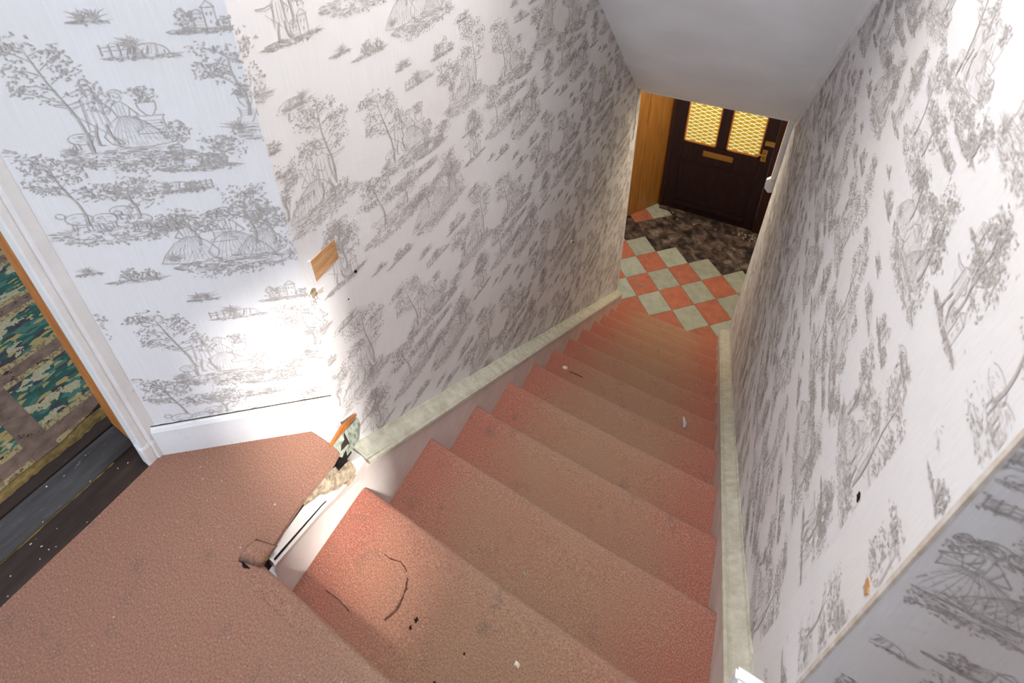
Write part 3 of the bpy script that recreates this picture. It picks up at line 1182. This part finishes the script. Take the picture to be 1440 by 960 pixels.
# turned up flap beside the string
fp = MB()
rings = []
for t in range(7):
    a = t / 6
    x, y = -0.036 + 0.046 * a, 0.004 + 0.012 * a
    h = 0.008 + 0.006 * math.sin(math.pi * a)
    rings.append([(x, y - .024, .001), (x - .002, y - .014, h * .8), (x, y - .002, h), (x + .002, y + .008, h * .7), (x + .003, y + .014, .001)])
fp.loft(rings)
fp.build('turned_flap', 'carpet_l', LC, True)
MB().loft([[(-0.034 + .007 * k, -.021 + .002 * math.sin(k * 2), .0), (-0.034 + .007 * k, -.0185 + .002 * math.sin(k * 2), .0016), (-0.034 + .007 * k, -.017, .0)] for k in range(5)]).build('frayed_edge', 'dark', LC)
MB().loft([[(-0.006 + .005 * k, -.010 + .004 * k, .0005), (-0.006 + .005 * k, -.006 + .004 * k, .005), (-0.006 + .005 * k, -.001 + .004 * k, .0005)] for k in range(5)]).build('backing_strip', 'binding', LC)

# baseboard on the angled wall
bbm = MB()
pa, pb = dA - dD * 0.004, dB - dD * 0.006
pa, pb = pa.copy(), pb.copy()
rings = []
for t in (0.0, 0.25, 0.5, 0.75, 1.0):
    p = pa.lerp(pb, t)
    q = p + dN * 0.013
    h = 0.094 + 0.012 * t
    rings.append([(p.x, p.y, -.05), (q.x, q.y, -.05), (q.x, q.y, h - .012), (q.x - dN.x * .003, q.y - dN.y * .003, h - .003), (q.x - dN.x * .007, q.y - dN.y * .007, h), (p.x, p.y, h)])
bbm.loft(rings)
bb = bbm.build('baseboard_landing', 'white')
structure(bb, 'white painted skirting along the angled landing wall', 'baseboard')
# crack between skirting and paper
ck = MB()
rings = []
for i in range(40):
    t = i / 39
    p = pa.lerp(pb, t) + dN * .004
    h = 0.094 + 0.012 * t + .001
    w = 0.0030 * max(0.05, mnoise.noise((t * 22, 1, 1)) + .15)
    rings.append([(p.x, p.y, h - .001), (p.x + dN.x * .003, p.y + dN.y * .003, h), (p.x, p.y, h + w)])
ck.loft(rings)
ck.build('paint_crack', 'grout', bb)
MB().prism([(-.130, .190), (-.030, .206), (-.036, .250), (-.052, .258), (-.066, .248)], -.05, -.002).build('painted_plaster', 'white', bb)
# skirting of the alcove return
ab = MB().box(0.804, 1.9, 0.226, 0.2445, -.03, 0.10, .004).build('baseboard_alcove', 'white')
structure(ab, 'white skirting stub at the head of the narrow string', 'baseboard')
# door casing at landing edge
AX = -0.362
ar = empty('trim_5', (AX, 0.0, 0.0))
structure(ar, 'white door casing beside the angled wall, with plinth block', 'trim')
prof = [(AX - .02, -.004), (AX + .001, -.004), (AX + .003, -.001), (AX + .003, .006), (AX + .001, .0085), (AX + .004, .012), (AX + .006, .016), (AX + .006, .032), (AX + .004, .036), (AX - .02, .036)]
MB().loft([[(p[0], p[1], z) for p in prof] for z in (0.055, 0.6, 1.2, 2.0)]).build('architrave', 'white', ar)
pl = [(AX - .02, -.007), (AX + .004, -.007), (AX + .006, -.003), (AX + .006, .008), (AX + .004, .010), (AX + .009, .014), (AX + .009, .036), (AX - .02, .038)]
MB().loft([[(p[0], p[1], z) for p in pl] for z in (-.012, .05)] + [[(p[0] - .002, p[1], .056) for p in pl]]).build('plinth_block', 'white', ar)
MB().box(AX - .05, AX - .018, -.003, .08, 0.0, 2.0, .003).build('door_lining', 'white', ar)
dl = MB().box(AX - .17, AX - .05, .003, .10, 0.0, 2.0, .002).build('bare_lining', 'orangewood', ar)
dl['label'] = 'bare orange wood lining'
hd = MB().box(-0.46, -0.356, -1.0, 0.02, 2.0, TOP).build('wall_door_head', 'paper')
structure(hd, 'papered wall above the side room doorway', 'wall')

# ------------------------------------------------------------------ side room floor
rf = MB().box(-3.0, -0.60, -1.6, 1.6, -.08, -.008).build('room_floor', 'boards')
structure(rf, 'dark boarded floor of the side room', 'floor')
for nm, x0, x1, m in (('floor_board', -0.436, -0.357, 'boards'), ('floor_board', -0.528, -0.438, 'boards_g'), ('floor_board', -0.62, -0.530, 'boards')):
    MB().box(x0, x1, -1.2, 0.10, -.03, -.003, .002).build(nm, m, rf)
# putty line in joint
pt = MB()
rings = []
for k in range(60):
    y = -0.34 + 0.30 * k / 59
    w = max(.0006, .0045 * mnoise.noise((y * 24, 3, 3)) + .0025 * mnoise.noise((y * 80, 1, 3)) + .0012)
    rings.append([(-.437 - w * .6, y, -.004), (-.437, y, -.0012), (-.437 + w, y, -.004)])
pt.loft(rings)
pt.build('putty_flakes', 'binding', rf)
rcm = MB()
edge = []
for k in range(40):
    y = -1.2 + 1.25 * k / 39
    edge.append((-0.588 + .006 * mnoise.noise((y * 22, 0, 1)) + .004 * mnoise.noise((y * 70, 0, 4)) - (0.03 * max(0, (y + .06) / .1) if y > -.06 else 0), y))
rcm.prism(edge + [(-.66, .12), (-.72, 1.4), (-2.6, 1.4), (-2.6, -1.2)], -.006, .004)
rc = rcm.build('room_carpet', 'room_carpet')
tag(rc, 'worn patterned carpet with teal leaves in cream squares beyond the doorway', 'carpet')
bi = MB()
rings = []
for k in range(44):
    y = -.34 + .36 * k / 43
    w = .022 + .009 * mnoise.noise((y * 30, 2, 2)) + .005 * mnoise.noise((y * 90, 5, 2))
    rings.append([(-.596, y, -.003), (-.596, y, .0022), (-.588 + w * .8, y, .0012), (-.586 + w, y, -.003)])
bi.loft(rings)
bi.build('carpet_binding', 'binding', rc)

# ------------------------------------------------------------------ damage at the wall corner
wsp = MB()
wsp.loft([[(-0.036, 0.206, .002), (-0.030, 0.210, .002), (-0.030, 0.210, -.022), (-0.036, 0.206, -.022)], [(-0.040, 0.250, .010), (-0.034, 0.254, .010), (-0.034, 0.254, -.012), (-0.040, 0.250, -.012)], [(-0.044, 0.296, -.018), (-0.042, 0.297, -.018), (-0.042, 0.297, -.026), (-0.044, 0.296, -.026)]])
wsp = wsp.build('wood_splinter', 'orangewood')
tag(wsp, 'broken orange wood edge sticking up at the wall corner hole', 'wood')
pls = MB()
rr_ = random.Random(4)
pls.loft([[(-0.030, .212, -.004), (-.006, .205, -.010), (.0, .214, -.030), (-.030, .214, -.030)],
          [(-0.032, .240, -.006), (-.010, .236, -.018), (-.004, .240, -.040), (-.034, .240, -.040)],
          [(-0.040, .280, -.030), (-.022, .274, -.046), (-.018, .272, -.066), (-.042, .280, -.066)],
          [(-0.046, .300, -.040), (-.042, .300, -.050), (-.040, .298, -.070), (-.046, .300, -.070)]])
pls = pls.build('plaster_chunk', 'teal')
tag(pls, 'crumbling green painted plaster inside the corner hole', 'plaster')
rb = MB()
rings = []
for k in range(16):
    y = 0.105 + 0.125 * k / 15
    dx, zt = stub(y)
    t = k / 15
    w = 0.004 + (dx + .004) * min(1.0, t * 1.3) * (.75 + .4 * rr_.random())
    zo = max(zt + .006, -0.014 - 0.10 * max(0.0, (y - 0.17) / 0.09))
    zi = zo + (zt - zo) * min(1.0, w / (dx + .01))
    j = .004 * rr_.random()
    rings.append([(-.010, y, zo - .02), (-.008, y, zo + .004 + j), (-.008 + w * .5, y, (zo + zi) / 2 + .006 + .004 * rr_.random()), (-.008 + w, y, zi + .003), (-.008 + w, y, zi - .02)])
rb.loft(rings)
rb = rb.build('rubble_strip', 'rubble')
tag(rb, 'strip of tan broken plaster between landing carpet and white string', 'plaster')
vd = MB().prism([(-.012, .196), (.004, .190), (.008, .214), (-.006, .226)], -.034, -.022).build('corner_hole_shade', 'dark')  # shade inside the corner hole, put in as a dark block
tag(vd, 'dark block painted as the shade inside the hole at the wall corner', 'hole')
# crack line along string top
ck = MB()
rings = []
for i in range(24):
    t = i / 23
    y = 0.016 + 0.125 * t
    dx, z = stub(y)
    w = .0014 * (1 - t) + .0003
    rings.append([(dx * .8 - .004, y, z - .002), (dx * .8 - .001 + w, y, z - .001), (dx * .8 - .002 - w, y, z + .0012)])
ck.loft(rings)
ck.build('paint_crack', 'dark', SL)

# bare patch, nail and holes on the walls
bp = MB()
quad = [(0.287, 0.488), (0.350, 0.494), (0.349, 0.441), (0.288, 0.433)]
bp.loft([[(XL - .002, a, b) for a, b in quad], [(XL + .0022, a, b) for a, b in quad]])
o = bp.build('bare_wood_patch', 'barewood', wl)
o['label'] = 'bare wood block let into the paper'
bp = MB()
quad = [(0.281, 0.492), (0.287, 0.490), (0.289, 0.433), (0.282, 0.428)]
bp.loft([[(XL - .002, a, b) for a, b in quad], [(XL + .0016, a, b) for a, b in quad]])
bp.build('torn_paper', 'white', wl)
MB().cyl((XL, .384, .371), (XL + .004, .384, .371), .004, .003).build('nail', 'dark', wl)
MB().cyl((XL, .352, .316), (XL + .002, .352, .316), .0015).build('nail', 'dark', wl)


def blotch(wall, name, m, cy, cz, ry, rz, side, seed, n=11):
    q = random.Random(seed)
    b = MB()
    pts = []
    for i in range(n):
        t = 6.2832 * i / n
        k = q.uniform(.55, 1.15)
        pts.append((cy + ry * k * math.cos(t), cz + rz * k * math.sin(t)))
    if side == 'r':
        b.loft([[(xr(a, c) + .002, a, c) for a, c in pts], [(xr(a, c) - .0014, a, c) for a, c in pts]])
    else:
        b.loft([[(XL - .002, a, c) for a, c in pts], [(XL + .0016, a, c) for a, c in pts]])
    return b.build(name, m, wall)


blotch(wl, 'torn_paper', 'rubble', .276, .412, .008, .012, 'l', 5)
blotch(wl, 'torn_paper', 'edge', .290, .405, .012, .006, 'l', 8)
blotch(wr, 'torn_paper', 'edge', .355, .408, .014, .030, 'r', 3)
blotch(wr, 'plaster_hole', 'dark', .372, .416, .006, .008, 'r', 1)
blotch(wr, 'plaster_hole', 'dark', .344, .399, .004, .011, 'r', 2)
blotch(wr, 'torn_paper', 'barewood', .262, .43, .008, .012, 'r', 6)
hk = empty('picture_hook', (XL, 1.788, -.724))
tag(hk, 'tiny white picture hook on the long papered stair wall', 'hook')
MB().cyl((XL, 1.788, -.724), (XL + .004, 1.788, -.724), .011, .010).build('hook_plate', 'plastic', hk, True)
MB().cyl((XL + .003, 1.788, -.724), (XL + .018, 1.788, -.722), .0035).cyl((XL + .016, 1.788, -.722), (XL + .018, 1.788, -.710), .003).build('hook_pin', 'brass', hk, True)

# ------------------------------------------------------------------ burn marks, crumbs and litter on the carpet
steps = sorted([c for c in ST.children if c.name.startswith('carpeted_step')], key=lambda o: o.name)


def ribbon(name, pts, w, z, parent, m='dark', seed=0):
    q = random.Random(seed)
    b = MB()
    fine = []
    for (a, c) in zip(pts[:-1], pts[1:]):
        for k in range(5):
            fine.append(Vector(a).lerp(Vector(c), k / 5))
    fine.append(Vector(pts[-1]))
    rings = []
    for i, p in enumerate(fine):
        d = (fine[min(i + 1, len(fine) - 1)] - fine[max(i - 1, 0)]).normalized()
        n = Vector((-d.y, d.x)) * (w * q.uniform(.35, 1.0))
        j = Vector((q.uniform(-.001, .001), q.uniform(-.001, .001)))
        a, c = p + n + j, p - n + j
        rings.append([(a.x, a.y, z - .002), (p.x, p.y, z + .0012), (c.x, c.y, z - .002)])
    b.loft(rings)
    return b.build(name, m, parent)


MAT['scorch'] = mat_simple('scorched_pile', (58, 42, 36), (110, 76, 62), 260, 0.95, 0.05, 0.4)
ribbon('scorch_line', [(0.132, 0.163), (0.150, 0.163), (0.176, 0.170), (0.196, 0.163)], .0024, -.2 + .0004, steps[0], 'scorch', 1)
ribbon('scorch_line', [(0.205, 0.155), (0.213, 0.140), (0.217, 0.118), (0.215, 0.100), (0.205, 0.082)], .0030, -.2 + .001, steps[0], 'scorch', 2)
ribbon('scorch_line', [(0.062, 0.058), (0.096, 0.060), (0.131, 0.057)], .0022, -.2 + .0004, steps[0], 'scorch', 3)
ribbon('scorch_line', [(0.117, 1.399), (0.15, 1.402), (0.194, 1.401)], .004, -1.2 + .001, steps[5], 'dark', 4)


def spot(x, y, z, r, parent, seed, m='scorch'):
    q = random.Random(seed)
    b = MB()
    pts = [(x + r * q.uniform(.5, 1.2) * math.cos(t), y + r * q.uniform(.5, 1.2) * math.sin(t)) for t in [6.2832 * i / 9 for i in range(9)]]
    b.loft([[(a, c, z - .003) for a, c in pts], [(x + (a - x) * .6, y + (c - y) * .6, z + .0012) for a, c in pts]])
    return b.build('dark_spot', m, parent)


spot(.262, .112, -.2 + .001, .006, steps[0], 1, 'dark')
spot(.258, .098, -.2 + .001, .004, steps[0], 2, 'dark')
spot(.375, .118, -.2 + .001, .003, steps[0], 3, 'dark')
spot(.345, .06, -.2 + .001, .003, steps[0], 5, 'dark')

q = random.Random(12)
cr = MB()


def crumb(x, y, z, s):
    n = 5
    el, a0 = q.uniform(.35, 1), q.uniform(0, 3.14)
    rot = lambda u, v: (x + u * math.cos(a0) - v * math.sin(a0), y + u * math.sin(a0) + v * math.cos(a0))
    lo = [rot(s * q.uniform(.7, 1.1) * math.cos(t), s * el * q.uniform(.7, 1.1) * math.sin(t)) for t in [6.2832 * i / n for i in range(n)]]
    cr.loft([[(a, b, z) for a, b in lo], [(x + (a - x) * .5, y + (b - y) * .5, z + s * q.uniform(.5, .9)) for a, b in lo]])


for i in range(1, 13):
    for _ in range(16 if i < 4 else 9):
        y = G * (i - 1) + q.uniform(0.0, .21)
        crumb(q.choice((q.uniform(.01, .82), q.uniform(.01, .1), q.uniform(.72, .82))), y, -RISE * i - .001, q.uniform(.0009, .0025))
for _ in range(46):
    crumb(q.uniform(-.3, .5), q.uniform(-.33, -.03), 0.0, q.uniform(.0007, .0018))
for _ in range(14):
    x = q.uniform(-.3, -.03)
    crumb(x, q.uniform(-.05, .02 + .7 * (x + .356) * .9), 0.0, q.uniform(.0008, .0022))
for _ in range(40):
    crumb(q.uniform(-.1, .9), q.uniform(3.2, 4.0), FZ, q.uniform(.002, .005))
for _ in range(20):
    crumb(q.uniform(-.55, -.36), q.uniform(-.3, 0), -.003, q.uniform(.001, .0025))
cr = cr.build('plaster_crumbs', 'crumb')
tag(cr, 'white plaster crumbs scattered over carpet, stairs and tiles', 'crumbs', kind='stuff')


def flake(name, label, x, y, z, s, m, seed, cat='flake'):
    qq = random.Random(seed)
    b = MB()
    pts = [(x + s * qq.uniform(.6, 1.2) * math.cos(t), y + s * .7 * qq.uniform(.6, 1.2) * math.sin(t)) for t in [6.2832 * i / 8 for i in range(8)]]
    b.loft([[(a, c, z) for a, c in pts], [(a, c, z + s * .25) for a, c in pts], [(x + (a - x) * .4, y + (c - y) * .4, z + s * .55) for a, c in pts]])
    o = b.build(name, m)
    tag(o, label, cat)
    return o


flake('paint_flake', 'white paint flake lying on the top carpeted step', .473, .153, -.2, .007, 'crumb', 1)
flake('plaster_flake', 'pale plaster flake near the middle of the second step', .393, .341, -.4, .006, 'rubble', 2)
flake('plaster_lump', 'cream plaster lump beside the black scorch on a middle step', .093, 1.408, -1.2, .016, 'crumb', 3, 'plaster')
fe = MB()
rings = []
for k in range(7):
    t = k / 6
    x, y = .680 + .012 * math.sin(t * 2.2), 1.440 - .050 * t
    w = .006 * math.sin(math.pi * (t * .9 + .05)) + .001
    rings.append([(x - w, y, -1.199), (x, y, -1.199 + .008 * math.sin(math.pi * t) + .002), (x + w, y, -1.199)])
fe.loft(rings)
fe = fe.build('paper_curl', 'plastic')
tag(fe, 'curled white paper scrap on a lower carpeted step', 'paper')
wc = MB().loft([[(-.02, 3.50, FZ), (.0, 3.49, FZ), (.0, 3.495, FZ + .01), (-.02, 3.505, FZ + .008)], [(.06, 3.44, FZ), (.075, 3.43, FZ), (.078, 3.435, FZ + .012), (.06, 3.45, FZ + .012)], [(.14, 3.43, FZ), (.145, 3.425, FZ), (.146, 3.428, FZ + .004), (.14, 3.433, FZ + .004)]]).build('wood_chip', 'rubble')
tag(wc, 'dark splinter of wood on the tiles by the bottom step', 'wood')
